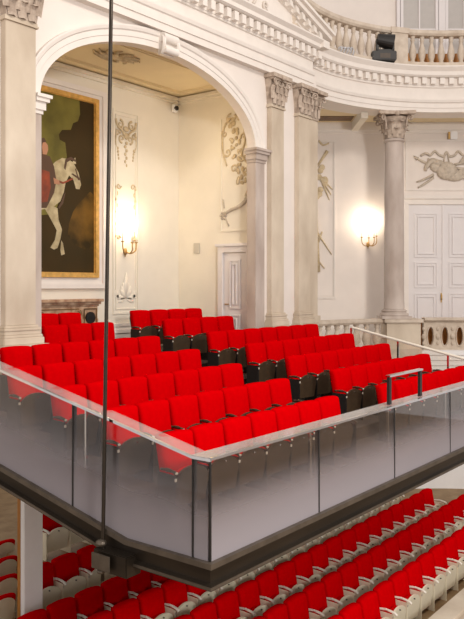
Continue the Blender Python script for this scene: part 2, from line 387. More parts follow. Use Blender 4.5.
# gallery ceiling, inner walls
DB = 21.5
def Q(lat, d): return (d*cT+lat*sT, d*sT-lat*cT)
bm = B(); plan(bm, [Q(1.3, 19.6), Q(1.3, DB+.2), Q(9.5, DB+.2), Q(9.5, 20.2), Q(4.0, 20.4), Q(2.4, 19.5)], 4.66, 4.72); struct('ceiling_gallery', bm, 'ceil')
gw = empty('wall_gallery_back', (*Q(0, DB), 0), FRONT, kind='structure')
bm = B(); box(bm, 1.6, 9.5, 0, .2, -1.8, 4.7); link('wall_face', bm, 'plaster', gw)
bm = B()
box(bm, 1.6, 9.5, -.05, 0, 4.36, 4.44); box(bm, 1.6, 9.5, -.09, 0, 4.44, 4.66)
box(bm, 1.6, 9.5, -.06, 0, -1.7, -1.1)
frame(bm, 1.7, 2.96, -.36, 4.16, .05, .035); frame(bm, 1.75, 2.90, -.28, 4.08, .02, .02)
frame(bm, 4.95, 8.4, 2.72, 4.18, .05, .03)
link('wall_moulding', bm, 'mould', gw)
bm = B(); box(bm, 3.40, 3.58, -1.7, 0, 4.42, 4.66); link('ceiling_beam', bm, 'plaster2', gw)
bm = B(); box(bm, 2.35, 3.35, -.85, -.30, 4.645, 4.665); link('ceiling_panel', bm, 'dwood', gw)
# lower ledge wall, drum wall below
bm = B(); sweep(bm, ring(4.95, 92, -5), [(0, -5.47), (0, -2.0), (.25, -1.95), (.25, -1.80), (.45, -1.78), (.45, -1.72), (-1.6, -1.70), (-1.6, -5.47)]); struct('wall_drum', bm, 'white')
bm = B(); sweep(bm, ring(4.55, 92, -5), [(-.4, -2.3), (0, -2.3), (0, -2.12), (.03, -2.10), (.03, -1.98), (.06, -1.96), (.06, -1.84), (.09, -1.82), (.09, -1.70), (-.4, -1.68)]); struct('trim_7', bm, 'white')
# upper wall
bm = B(); sweep(bm, ring(6.1, 150, -10), [(0, 5.7), (0, 9.6), (-.2, 9.6), (-.2, 5.7)]); struct('wall_upper', bm, 'plaster', smooth=False)
# window on the upper wall
wn = empty('window_1', (*Q(5.95, 21.42), 5.9), FRONT, kind='structure')
bm = B(); frame(bm, -1.28, 1.28, .0, 3.4, .09, .10); box(bm, -.09, .09, -.10, 0, .09, 3.31); link('window_frame', bm, 'door', wn)
for s in (-1, 1):
    x0, x1 = (-1.17, -.10) if s < 0 else (.10, 1.17)
    bm = B(); frame(bm, x0, x1, .1, 3.3, .08, .08); box(bm, (x0+x1)/2-.02, (x0+x1)/2+.02, -.075, 0, .18, 3.22)
    for z in (1.38, 2.9): box(bm, x0+.08, x1-.08, -.07, 0, z-.02, z+.02)
    sh = link('window_sash', bm, 'door', wn)
    bm = B(); box(bm, x0+.06, x1-.06, -.03, -.015, .16, 3.24); link('window_pane', bm, 'pane', sh)
# big double door
dd = empty('door_2', (*Q(5.03, DB), -1.62), FRONT, kind='structure')
bm = B(); frame(bm, -.16, 2.14, -.2, 4.10, .16, .07); box(bm, -.20, 2.18, -.12, 0, 4.10, 4.20); link('door_frame', bm, 'mould', dd)
for k in (0, 1): panel_door(dd, .98, 3.93, ((.05, .36), (.40, .585), (.62, .94)), -.03, .005+k*.99)
bm = B(); tube(bm, [(.93, -.04, 1.25), (.93, -.10, 1.25), (.93, -.10, 1.38)], .02); box(bm, .915, .945, -.045, -.03, 1.15, 1.42); link('door_handle', bm, 'brass', dd)
bm = B(); box(bm, .955, 1.015, -.075, -.03, 0, 3.93); link('meeting_strip', bm, 'door', dd)

# rear wall below, far stalls wall
bm = B(); box(bm, -4, 30, 19.8, 20, -5.47, -1.5); struct('wall_rear', bm, 'cream')

# ================================================================ STONE THINGS
def leaf(bm, o, d, h, w, curl):
    # acanthus leaf: base point o, outward unit d (x,y), width tangent
    t = Vector((-d[1], d[0], 0)); D = Vector((d[0], d[1], 0)); o = Vector(o); rows = []
    for i in range(7):
        s = i/6; out = .02+curl*(s**3)*1.0; z = h*(math.sin(min(s, .9)*PI/1.8)); ww = w*(.75+.35*math.sin(s*PI))*(1-.55*max(0, s-.7)/.3)
        z -= (.13*h if s == 1 else 0)
        c = o+D*out+Vector((0, 0, z))
        rows.append([bm.verts.new(c-t*ww/2-D*.012), bm.verts.new(c-t*ww/5+D*.012), bm.verts.new(c+D*.03), bm.verts.new(c+t*ww/5+D*.012), bm.verts.new(c+t*ww/2-D*.012)])
    for a, b in zip(rows, rows[1:]):
        for i in range(4): bm.faces.new((a[i], a[i+1], b[i+1], b[i]))
def volute(bm, p, d, r):
    D = Vector((d[0], d[1], 0)).normalized(); pts = []
    for i in range(20):
        k = i/19; rr = r*(1-.8*k); a = PI*.9-k*2.6*PI
        pts.append(Vector(p)+D*(rr*math.cos(a))+Vector((0, 0, rr*math.sin(a))))
    tube(bm, [Vector(p)+Vector((0, 0, -2.6*r))-D*r*1.4, Vector(p)+Vector((0, 0, -1.2*r))-D*r*1.3]+pts, r*.26, r1=r*.2)
def pilaster(u0, u1, label):
    w = u1-u0; c = (u0+u1)/2
    r = empty('pilaster', (c, 9.25, -2.2), 0, label, 'pilaster', 'stone pilasters beside the arch')
    L = lambda o: setattr(o, 'location', (-c, -9.25, 2.2)) or o
    bm = B(); box(bm, u0, u1, 9.25, VW, -.58, 3.86, bev=.008); L(link('shaft', bm, 'stone', r))
    bm = B(); box(bm, u0-.03, u1+.03, 9.22, VW, 3.86, 3.89); box(bm, u0-.015, u1+.015, 9.235, VW, 3.89, 3.93)
    L(link('necking', bm, 'stone', r))
    bm = B()
    for o, z0, z1 in ((.09, -.86, -.76), (.075, -.76, -.72), (.05, -.72, -.66), (.06, -.66, -.62), (.03, -.62, -.58)): box(bm, u0-o, u1+o, 9.25-o, VW, z0, z1, bev=.01)
    L(link('base', bm, 'stone', r))
    bm = B(); box(bm, u0-.10, u1+.10, 9.14, VW, -2.2, -.90); box(bm, u0-.13, u1+.13, 9.11, VW, -.93, -.86); L(link('pedestal', bm, 'stone', r))
    bm = B()
    prism(bm, [(u0, 3.93), (u1, 3.93), (u1+.03, 4.2), (u1+.08, 4.45), (u0-.08, 4.45), (u0-.03, 4.2)], 9.23, VW)
    box(bm, u0-.11, u1+.11, 9.10, VW, 4.48, 4.565); box(bm, u0-.07, u1+.07, 9.15, VW, 4.44, 4.48)
    for k in range(3): leaf(bm, (u0+w*(k+.5)/3, 9.225, 3.93), (0, -1), .24, w/3, .10)
    for k in range(4): leaf(bm, (u0+w*k/3, 9.22, 4.03), (0, -1), .30, w/3, .12)
    for s in (-1, 1): volute(bm, (c+s*(w/2+.03), 9.13, 4.38), (s, -.35), .08)
    for s in (-1, 1): volute(bm, (c+s*.07, 9.17, 4.38), (-s, -.1), .05)
    blob(bm, c, 9.09, 4.50, .07, .05, .06)
    L(link('capital', bm, 'cap', r)); return r
pilaster(6.60, 7.14, 'beige stone pilaster left of the arch, tall and cut by the frame edge')
pilaster(13.33, 13.82, 'beige stone pilaster directly right of the arch')
pilaster(14.42, 14.92, 'beige stone pilaster second right of the arch, next to curved gallery')

# side pier beyond the second pilaster
bm = B(); box(bm, 15.0, 15.37, 9.33, 9.38, -.8, 3.9); box(bm, 14.98, 15.42, 9.28, 9.38, -.86, -.7)
tag(link('pilaster_return', bm, 'stone'), 'narrow tan stone strip behind the second pilaster on its right', 'pilaster')
bm = B()
for k in range(3): leaf(bm, (15.05+.15*k, 9.31, 3.95), (.3, -.95), .28, .16, .12); leaf(bm, (15.1+.13*k, 9.30, 4.15), (.3, -.95), .28, .15, .14)
volute(bm, (15.42, 9.2, 4.38), (1, -.3), .08); box(bm, 14.98, 15.5, 9.12, 9.4, 4.48, 4.565); box(bm, 15.0, 15.37, 9.3, 9.38, 3.9, 4.5)
tag(link('return_capital', bm, 'cap'), 'carved leafy capital tucked behind the second pilaster capital', 'capital')

# free column
cx_, cy_ = 18.45, 8.84
col = empty('column', (cx_, cy_, -.86), FRONT, 'round grey brown marble column with leafy capital, standing before the double door', 'column')
bm = B(); lathe(bm, [(.285, .24), (.27, .27), (.262, .6), (.262, 1.6), (.255, 3.2), (.24, 4.62), (.235, 4.68)], 32); link('shaft', bm, 'stone2', col, True)
bm = B(); lathe(bm, [(.37, .07), (.38, .10), (.37, .14), (.33, .155), (.31, .175), (.33, .19), (.335, .215), (.30, .24)], 32); box(bm, -.39, .39, -.39, .39, 0, .07); link('base', bm, 'stone2', col)
bm = B(); lathe(bm, [(.245, 4.66), (.275, 4.69), (.275, 4.73), (.24, 4.75)], 28); link('necking', bm, 'stone2', col)
bm = B(); lathe(bm, [(.235, 4.74), (.235, 4.95), (.29, 5.15), (.38, 5.30)], 24)
for k in range(8):
    a = 2*PI*k/8; leaf(bm, (.235*math.cos(a), .235*math.sin(a), 4.75), (math.cos(a), math.sin(a)), .26, .18, .14)
    a += PI/8; leaf(bm, (.24*math.cos(a), .24*math.sin(a), 4.85), (math.cos(a), math.sin(a)), .34, .19, .19)
for k in range(4):
    a = PI/4+k*PI/2; volute(bm, (.50*math.cos(a), .50*math.sin(a), 5.25), (math.cos(a), math.sin(a)), .09)
    a += PI/4; blob(bm, .40*math.cos(a), .40*math.sin(a), 5.36, .07, .07, .07)
pl = [(sx*.47, sy*.47) for sx, sy in ((-1, -1), (1, -1), (1, 1), (-1, 1))]
pp = []
for i in range(4):
    p, q = Vector(pl[i]), Vector(pl[(i+1) % 4])
    for t in (0, .12, .35, .5, .65, .88): m_ = p.lerp(q, t); pp.append(tuple(m_*(1-.14*math.sin(PI*t))))
plan(bm, pp, 5.34, 5.43)
link('capital', bm, 'cap', col)
# pedestal below the column
ped = empty('stone_pedestal', (cx_+.10, cy_-.13, -1.75), FRONT, 'beige stone pedestal block under the round column', 'pedestal')
bm = B(); box(bm, -.44, .44, -.42, .42, 0, .80); link('die', bm, 'stone', ped)
bm = B(); box(bm, -.50, .50, -.48, .48, .80, .885); box(bm, -.47, .47, -.45, .45, -.6, .12); link('cap_slab', bm, 'rail_stone', ped)

# ---- balusters and balustrades on rings
VASE = [(.055, 0), (.06, .03), (.045, .06), (.075, .16), (.085, .24), (.07, .34), (.04, .46), (.035, .52), (.055, .55), (.04, .58), (.055, .62), (.06, .65)]
def ring_pt(R, deg): r = math.radians(deg); return CX+R*math.cos(r), CY+R*math.sin(r)
def balustrade(name, label, R, a0, a1, z, h, step, m, group=None, piers=(), rad=1.0, skip=None):
    r = empty(name, (CX, CY, z), 0, label, 'balustrade', group)
    def ar(aa, bb, prof): 
        b_ = B(); p = [(x-CX, y-CY, nx, ny) for x, y, nx, ny in ring(R, aa, bb, max(4, int(abs(aa-bb)/2)))]; sweep(b_, p, prof+[prof[0]]); return b_
    link('base_course', ar(a0, a1, [(-.12, 0), (.13, 0), (.13, .10), (-.12, .10)]), m, r)
    link('hand_rail', ar(a0, a1, [(-.13, h-.13), (.11, h-.13), (.15, h-.08), (.15, h), (-.14, h)]), m, r)
    b0 = B(); k = (h-.23)/.65; lathe(b0, [(q*1.15*rad, hh*k) for q, hh in VASE], 12); me = None
    n = int(abs(a0-a1)/step); first = None
    for i in range(n):
        a = a0+(i+.5)*(a1-a0)/n
        if any(abs(a-pa) < pw for pa, pw in piers): continue
        x, y = ring_pt(R, a)
        if first is None: first = link('baluster', b0, m, r, True)
        else: 
            o = first.copy(); C.objects.link(o); first_ = o; o.parent = r; o.location = (x-CX, y-CY, .10); continue
        first.location = (x-CX, y-CY, .10)
    for pa, pw in piers:
        b_ = B(); x, y = ring_pt(R, pa); box(b_, -.15, .15, -.23, .23, .0, h-.10); box(b_, -.18, .17, -.26, .26, h-.12, h+.02)
        o = link('pier', b_, m, r); o.location = (x-CX, y-CY, 0); o.rotation_euler[2] = math.radians(pa)
    return r
balustrade('gallery_balustrade', 'curved beige stone balustrade along the upper gallery above the cornice', R0-.02, 110, -4, 5.74, .93, 3.35, 'rail_stone', piers=((53.6, 3.4),))
balustrade('stair_balustrade', 'weathered grey stone balustrade between the second pilaster and the round column', R0+.28, 93, 57, -1.70, .84, 4.0, 'rail_stone', rad=1.25)
# pierced parapet right of the column
pr = empty('pierced_parapet', (CX, CY, -1.74), 0, 'carved stone parapet pierced with oval holes below the double door', 'parapet')
bm = B(); Rp = 4.62; da = 4.75; hz = .82
for side in (0, 1):
    pass
for i in range(12):
    am = 43.0-da*(i+.5)
    outer, inner = [], []
    for k in range(24):
        t = 2*PI*k/24; cx2, sx2 = math.cos(t), math.sin(t); q = 1/max(abs(cx2), abs(sx2))
        outer.append((cx2*q*da/2, .41+sx2*q*.41)); inner.append((cx2*1.05, .40+sx2*.24))
    vs = {}
    for nm, lst in (('o', outer), ('i', inner)):
        for dep, RR in ((0, Rp), (1, Rp+.12)):
            vs[nm, dep] = [bm.verts.new((RR*math.cos(math.radians(am+x)), RR*math.sin(math.radians(am+x)), zz)) for x, zz in lst]
    for k in range(24):
        j = (k+1) % 24
        bm.faces.new((vs['o', 0][k], vs['o', 0][j], vs['i', 0][j], vs['i', 0][k]))
        bm.faces.new((vs['o', 1][k], vs['i', 1][k], vs['i', 1][j], vs['o', 1][j]))
        bm.faces.new((vs['i', 0][k], vs['i', 0][j], vs['i', 1][j], vs['i', 1][k]))
    # raised rim and scroll
    rim = [(( Rp-.01)*math.cos(math.radians(am+x*1.12)), (Rp-.01)*math.sin(math.radians(am+x*1.12)), .40+(zz-.40)*1.12) for x, zz in inner]+[((Rp-.01)*math.cos(math.radians(am+1.18)), (Rp-.01)*math.sin(math.radians(am+1.18)), .40)]
    tube(bm, rim, .018, 5)
    for zz, q in ((.40, .06), (.22, .04), (.60, .04)): blob(bm, (Rp-.01)*math.cos(math.radians(am+da/2)), (Rp-.01)*math.sin(math.radians(am+da/2)), zz, q, q, q*1.3, 8)
link('pierced_panel', bm, 'rail_stone', pr)
bm = B(); sweep(bm, [(x-CX, y-CY, nx, ny) for x, y, nx, ny in ring(Rp, 43, -14, 30)], [(-.16, .80), (.06, .80), (.10, .84), (.10, .90), (-.16, .90), (-.16, .80)]); link('hand_rail', bm, 'rail_stone', pr)
bm = B(); sweep(bm, [(x-CX, y-CY, nx, ny) for x, y, nx, ny in ring(Rp+.35, 43, -14, 30)], [(-.04, 0), (0, 0), (0, .75), (-.04, .75)]); link('wood_backing', bm, 'wood', pr)

# orange wood screen behind the upper balustrade
bm = B(); sweep(bm, ring(R0+.55, 52, -5, 30), [(-.06, 5.74), (0, 5.74), (0, 6.28), (-.06, 6.28)])
tag(link('wooden_screen', bm, 'wood'), 'low orange brown wooden screen behind the upper balustrade', 'screen')

# ================================================================ PAINTING, MANTEL, RELIEFS
pt = empty('wall_painting', (9.05, VP, .0), 0, 'large dark painting of a rider on a rearing white horse in gilt frame', 'painting')
X0, X1, Z0, Z1 = -1.45, 1.42, .25, 3.74
bm = B(); frame(bm, X0-.12, X1+.31, Z0-.30, Z1+.27, .10, .09); frame(bm, X0-.09, X1+.22, Z0-.20, Z1+.18, .14, .05)
link('outer_moulding', bm, 'mould', pt)
bm = B(); frame(bm, X0-.08, X1+.08, Z0-.08, Z1+.08, .09, .11); frame(bm, X0, X1, Z0, Z1, .02, .075); link('gilt_frame', bm, 'gold', pt)
bm = B(); yl = [-.05]
def flat(poly, mi, hs=False):
    yl[0] -= .0006
    pv = [Vector((x*1.1+.36, z*.95+.42, 0) if hs else (x, z, 0)) for x, z in poly]
    vs = [bm.verts.new((p.x, yl[0], p.y)) for p in pv]
    for t in tessellate_polygon([pv]): f = bm.faces.new([vs[i] for i in t]); f.material_index = mi
box(bm, X0, X1, -.05, -.03, Z0, Z1, 0)
flat([(X0, Z0), (X1, Z0), (X1, Z1), (1.02, Z1), (1.04, 3.45), (.98, 3.30), (.86, 3.24), (.80, 3.10), (.58, 3.06), (.50, 2.96), (.52, 2.86), (.66, 2.82), (.70, 2.55), (.62, 2.3), (.60, 1.9), (.40, 1.4), (-.6, 1.25), (X0, 1.4)], 1)
flat([(.72, 1.0), (.9, .82), (1.15, .74), (X1, .76), (X1, 1.85), (1.30, 1.92), (1.15, 1.78), (1.0, 1.66), (.86, 1.48), (.76, 1.25)], 2)
# horse
flat([(-1.2, 1.6), (-1.0, 1.85), (-.5, 1.75), (-.25, 1.75), (-.08, 1.95), (.05, 2.10), (.20, 2.20), (.34, 2.20), (.46, 2.14), (.58, 1.95), (.64, 1.70), (.60, 1.60), (.52, 1.60),
      (.46, 1.78), (.36, 1.86), (.28, 1.70), (.24, 1.50), (.16, 1.30), (-.02, 1.15), (-.3, 1.08), (-.9, 1.1), (-1.25, .9), (-1.35, 1.2)], 3, True)
flat([(-.10, 1.22), (.10, 1.15), (.12, .92), (.20, .72), (.16, .52), (.10, .34), (.02, .30), (-.06, .34), (.04, .50), (.08, .70), (-.04, .90), (-.20, 1.15)], 3, True)
flat([(.18, .50), (.22, .44), (.26, .22), (.18, .19), (.16, .3)], 3, True)
flat([(-1.1, 1.1), (-.9, 1.1), (-.85, .6), (-.9, .25), (-1.0, .25), (-1.0, .65)], 3, True)
flat([(.42, 2.12), (.50, 2.26), (.52, 2.12)], 3, True)
# rider
flat([(-.25, 1.45), (.20, 1.50), (.38, 1.80), (.44, 2.05), (.38, 2.32), (.28, 2.50), (.02, 2.54), (-.2, 2.3)], 5)
flat([(-.15, 1.55), (.22, 1.62), (.30, 1.90), (.27, 2.20), (.0, 2.24), (-.2, 1.9)], 4)
flat([(.11, 2.52), (.20, 2.52), (.24, 2.62), (.23, 2.71), (.17, 2.76), (.09, 2.74), (.07, 2.62)], 6)
flat([(.04, 2.54), (.11, 2.54), (.09, 2.66), (.11, 2.74), (.20, 2.77), (.14, 2.84), (.02, 2.80), (-.02, 2.64)], 5)
flat([(.62, 2.32), (.66, 2.50), (.80, 2.56), (.92, 2.52), (.94, 2.47), (.80, 2.50), (.70, 2.44), (.66, 2.28)], 5)
flat([(.90, 2.34), (.93, 2.34), (1.02, 2.12), (.98, 2.12)], 5)
flat([(.80, 2.22), (.84, 2.24), (1.05, 2.16), (1.04, 2.12)], 5)
flat([(.93, 2.38), (.97, 2.38), (.97, 2.34), (.93, 2.34)], 1)
flat([(.42, 2.04), (.60, 2.00), (.85, 2.12), (.84, 2.15), (.60, 2.04), (.42, 2.08)], 4)
flat([(.62, 1.80), (.66, 1.84), (.60, 1.62), (.50, 1.50), (.48, 1.54), (.56, 1.66)], 5)
flat([(.36, 2.10), (.50, 2.06), (.52, 1.98), (.38, 1.98)], 6)
bmesh.ops.triangulate(bm, faces=[f for f in bm.faces if len(f.verts) > 4])
link('canvas', bm, ['sky_p', 'dark_p', 'ground_p', 'horse_p', 'coat_p', 'armour_p', 'skin_p'], pt)

mt = empty('fireplace_mantel', (9.05, VP, -1.38), 0, 'pink brown carved marble mantel under the big painting', 'mantel')
bm = B()
for o, z0, z1 in ((.26, 1.06, 1.12), (.20, 1.01, 1.06), (.15, .97, 1.01)): box(bm, -1.6-o*.3, 1.42+o*.3, -o, 0, z0, z1, bev=.01)
link('shelf', bm, 'marble', mt)
bm = B(); box(bm, -1.6, 1.44, -.12, 0, .72, .97); box(bm, -1.6, -1.1, -.14, 0, 0, .72); box(bm, 1.0, 1.44, -.14, 0, 0, .72); box(bm, -1.1, 1.0, -.06, 0, 0, .72)
for x in (.0, .9): tube(bm, spiral(x, .83, .08, 1.3, 0, -.13, 14), .014)
tube(bm, [(.05, -.14, .62), (.3, -.14, .70), (.55, -.14, .66), (.8, -.14, .72), (1.0, -.14, .62), (1.05, -.14, .4)], .025)
link('surround', bm, 'marble', mt)
bm = B(); frame(bm, -1.5, -.35, .76, .93, .02, .008, -.12); frame(bm, -.25, .95, .76, .93, .02, .008, -.12); frame(bm, 1.06, 1.40, .56, .93, .02, .008, -.14)
for x in (-.30, .98): blob(bm, x, -.125, .845, .035, .02, .06, 8)
link('dark_inlay', bm, 'dwood', mt)
bm = B(); bmesh.ops.create_cone(bm, cap_ends=True, segments=24, radius1=.12, radius2=.12, depth=.03, matrix=Matrix.Translation((1.22, -.155, .74))@Matrix.Rotation(PI/2, 4, 'X'))
link('round_vent', bm, 'black', mt)

def rel(name, label, loc, rz, m, fn, cat='relief'):
    bm = B(); fn(bm); return tag(link(name, bm, m, None, True, loc, rz), label, cat)
def cscroll(bm, x, z, r, sg, a0=0, th=.02): tube(bm, spiral(x, z, r, 1.1, a0, 0, 16, sg), th, r1=th*.5)
def rocaille_top(bm):
    for s in (-1, 1):
        cscroll(bm, s*.17, .50, .10, s, PI/2, .03); cscroll(bm, s*.24, .30, .07, -s, 0, .024); cscroll(bm, s*.12, .20, .09, s, -PI/2, .026)
        tube(bm, [(s*.30, 0, .60), (s*.26, -.01, .45), (s*.12, -.02, .36), (0, -.02, .20)], .028, r1=.02)
        tube(bm, [(s*.28, 0, .38), (s*.30, 0, .10), (s*.26, 0, -.05)], .022, r1=.01)
        for k in range(4): blob(bm, s*(.24-.01*k), 0, -.02-.07*k, .03-.004*k, .015, .035, 6)
    for k in range(7): blob(bm, .02*(-1)**k, 0, .12-.08*k, .045-.004*k, .02, .04, 6)
    blob(bm, 0, 0, .42, .09, .03, .06); blob(bm, 0, 0, .28, .10, .03, .07)
rel('stucco_ornament', 'ochre rococo stucco ornament hanging high between painting and corner', (11.40, VP-.01, 2.95), 0, 'relief', rocaille_top)
gr = empty('stucco_garland', (11.40, VP-.01, 1.45), 0, 'pair of thin stucco garlands flanking the lit sconce left of the corner', 'relief')
for sgn in (-1, 1):
    bm = B(); tube(bm, [(sgn*.27, 0, .68), (sgn*.28, 0, .1), (sgn*.26, 0, -.42)], .012)
    for k in range(9): blob(bm, sgn*(.27+.015*(-1)**k), 0, .65-.13*k, .03, .015, .05, 6)
    cscroll(bm, sgn*.21, .68, .07, sgn, 0); cscroll(bm, sgn*.21, -.42, .06, -sgn, 0)
    link('garland', bm, 'relief', gr, True)
def petal(bm, x, z, l, wd, a, y=0):
    n = 8; pts = [(x+l*t*math.cos(a)-wd*math.sin(PI*t)*math.sin(a)*sg, z+l*t*math.sin(a)+wd*math.sin(PI*t)*math.cos(a)*sg) for sg, ts in ((1, range(n+1)), (-1, range(n-1, 0, -1))) for t in [k/n for k in ts]]
    prism(bm, pts, y-.025, y)
def palmette(bm):
    for k in range(-3, 4): petal(bm, 0, .02, .40-.05*abs(k), .05, PI/2+k*.27, -.003*abs(k))
    petal(bm, 0, .0, .56, .07, PI/2, -.01)
    for sg in (-1, 1):
        petal(bm, 0, 0, .36, .05, PI/2+sg*(PI/2-.12)); petal(bm, sg*.22, 0, .2, .05, PI/2-sg*.5); petal(bm, 0, 0, .26, .045, PI/2+sg*(PI/2+.35))
        cscroll(bm, sg*.33, .08, .05, sg, -PI/2, .016)
rel('shell_ornament', 'pale stucco palmette low on the recess wall below the lit sconce', (11.40, VP-.004, -.26), 0, 'plaster2', palmette).scale = (1, .4, 1)
# side wall ornament
rng = random.Random(3)
def side_orn(bm):
    tube(bm, [(-.10, 0, .75), (-.30, 0, .55), (-.34, 0, .1), (-.22, 0, -.3)], .03, r1=.02)
    tube(bm, [(.0, 0, .80), (.22, 0, .6), (.28, 0, .2), (.20, 0, -.1), (.42, 0, -.4), (.40, 0, -.75), (.28, 0, -1.0)], .03, r1=.015)
    for s, x, z, r in ((1, -.12, .72, .12), (-1, .1, .72, .10), (1, -.28, .42, .08), (-1, .25, .30, .09), (1, -.2, .0, .10), (-1, .18, -.15, .10), (1, -.02, -.38, .10), (-1, .3, -.45, .09)): cscroll(bm, x, z, r, s, rng.random()*6, .025)
    for k in range(46):
        t = k/45; blob(bm, -.12+.35*t+rng.uniform(-.14, .14), 0, .75-1.5*t+rng.uniform(-.05, .05), rng.uniform(.025, .05), .02, rng.uniform(.03, .07), 6)
rel('stucco_ornament', 'ochre rococo stucco drop on the recess side wall beside the arch', (UR1-.01, 10.06, 2.95), -PI/2, 'relief', side_orn)
def horn(bm):
    tube(bm, [(-.35, 0, -.15), (-.15, -.02, -.05), (.1, -.02, .02), (.3, 0, .15)], .03, r1=.05)
    for x, z in ((-.36, -.16), (.32, .17)):
        for k in range(6): a = k*PI/3; blob(bm, x+.07*math.cos(a), 0, z+.07*math.sin(a), .035, .025, .035, 6)
        blob(bm, x, -.01, z, .04, .03, .04, 6)
    tube(bm, [(-.33, 0, .0), (-.36, 0, .2)], .015); tube(bm, [(-.30, 0, -.2), (-.2, 0, -.4)], .015)
rel('stucco_ornament', 'pale crossed flower stems in stucco above the recess door', (UR1-.01, 10.02, 1.72), -PI/2, 'relief2', horn)
bm = B(); frame(bm, -.36, .40, -1.55, .98, .03, .02); o = link('trim_8', bm, 'plaster2', None, False, (UR1, 10.10, 2.75), -PI/2); o['kind'] = 'structure'
# trophies on the gallery wall
def trophy1(bm):
    tube(bm, [(.05, 0, 1.15), (.18, 0, 1.02), (.35, 0, 1.08)], .035, r1=.02); tube(bm, [(.0, 0, .4), (.3, 0, .85)], .03, r1=.05)
    for k in range(16): blob(bm, rng.uniform(-.25, .28), 0, .35-.055*k+rng.uniform(-.05, .05), .09, .04, .09, 7)
    for a in (0, .15, .3): tube(bm, [(.1, -.02, .1), (.45-a*.3, 0, -.25-a)], .03, r1=.015)
    tube(bm, [(-.1, 0, -.2), (.05, 0, -2.6)], .08, r1=.05)
    tube(bm, [(0, 0, -1.45), (.42, 0, -2.1)], .03, r1=.015); tube(bm, [(.05, 0, -1.75), (.15, 0, -1.45)], .025); tube(bm, [(-.1, 0, -2.1), (.22, 0, -2.5)], .03, r1=.015)
rel('trophy_relief', 'ochre stucco trophy of arms half hidden behind the second pilaster', (*Q(2.42, DB-.02), 3.0), FRONT, 'relief', trophy1)
def trophy2(bm):
    tube(bm, [(-1.0, 0, .42), (-.8, -.02, .50), (-.62, -.01, .44), (-.45, 0, .58), (-.3, 0, .46), (-.1, 0, .40), (0, 0, .55), (.12, 0, .40), (.32, 0, .44), (.45, 0, .58), (.65, 0, .44), (.9, 0, .52)], .045, flat=.6)
    tube(bm, [(-.05, 0, .5), (-.12, 0, .15)], .03); tube(bm, [(.05, 0, .5), (.1, 0, .15)], .03)
    blob(bm, -.35, 0, .05, .32, .09, .24); blob(bm, 0, -.02, -.12, .42, .12, .33); blob(bm, .3, 0, -.3, .42, .08, .2); blob(bm, -.02, -.08, -.1, .16, .08, .2)
    tube(bm, [(-.25, 0, .1), (-.58, -.02, .22), (-.78, -.02, .02), (-.82, 0, -.12)], .14, r1=.06); blob(bm, -.70, 0, .27, .04, .03, .08, 6)
    for x, z, x2, z2 in ((-.5, -.25, -1.15, -.52), (-.5, -.35, -1.1, -.72), (.3, .1, 1.15, .3), (.35, -.02, 1.2, -.05), (.45, -.3, 1.1, -.5), (-.75, .15, -1.2, .36)):
        tube(bm, [(x, 0, z), ((x+x2)/2, -.02, (z+z2)/2-.02), (x2, 0, z2)], .05, r1=.03)
    prism(bm, [(-1.28, .42), (-1.08, .36), (-1.16, .24)], -.03, .0)
    prism(bm, [(.45, .15), (.62, .38), (.75, .22), (.66, .1)], -.05, 0); blob(bm, .62, 0, -.15, .2, .06, .12)
o = rel('trophy_relief', 'beige stucco trophy with horse head and ribbons over the double door', (*Q(6.12, DB-.02), 3.38), FRONT, 'relief2', trophy2); o.scale = (.74, 1, .80)

# sconces
def sconce(loc, rz, label):
    r = empty('wall_sconce', loc, rz, label, 'wall lamp', 'lit brass candle sconces')
    bm = B(); blob(bm, 0, -.03, -.02, .05, .04, .08); tube(bm, [(0, -.03, -.05), (0, -.03, -.14)], .02, r1=.006); link('back_plate', bm, 'brass', r, True)
    for x, dp, h in ((-.20, -.16, .16), (-.02, -.26, .14), (.14, -.22, .15), (.23, -.12, .20)):
        bm = B(); tube(bm, [(0, -.04, -.03), (x*.5, dp*.7, -.06), (x*.9, dp, .0), (x, dp, .08), (x, dp, h)], .013); lathe(bm, [(.012, 0), (.04, .02), (.042, .03)], 10, x, dp, h); ar = link('candle_arm', bm, 'brass', r, True)
        bm = B(); lathe(bm, [(.014, .03), (.014, .30)], 8, x, dp, h); link('candle', bm, 'candle', ar, True)
        bm = B(); lathe(bm, [(.008, .30), (.022, .34), (.018, .38), (.003, .43)], 10, x, dp, h); link('bulb', bm, 'bulb', ar, True)
    return r
def lamp(loc, rz, power, col):
    d = Matrix.Rotation(rz, 4, 'Z')@Vector((0, -.24, .62)); point('sconce_and_fill_light', Vector(loc)+d, power, col, .12)
p1 = (11.36, VP, .76); p2 = (*Q(3.88, DB), 1.20)
sconce(p1, 0, 'lit brass sconce with candle bulbs in the recess beside the painting')
sconce(p2, FRONT, 'lit brass sconce with candle bulbs on gallery wall left of round column')
lamp(p1, 0, 30, (1, .80, .55)); lamp(p2, FRONT, 26, (1, .84, .66))
point('sconce_and_fill_light', (8.0, 11.2, 2.6), 22, (1, .76, .45), .3)
point('sconce_and_fill_light', (12.2, 10.3, 3.1), 12, (1, .78, .48), .3)  # extra warm fill added for the recess, no sconce hangs here

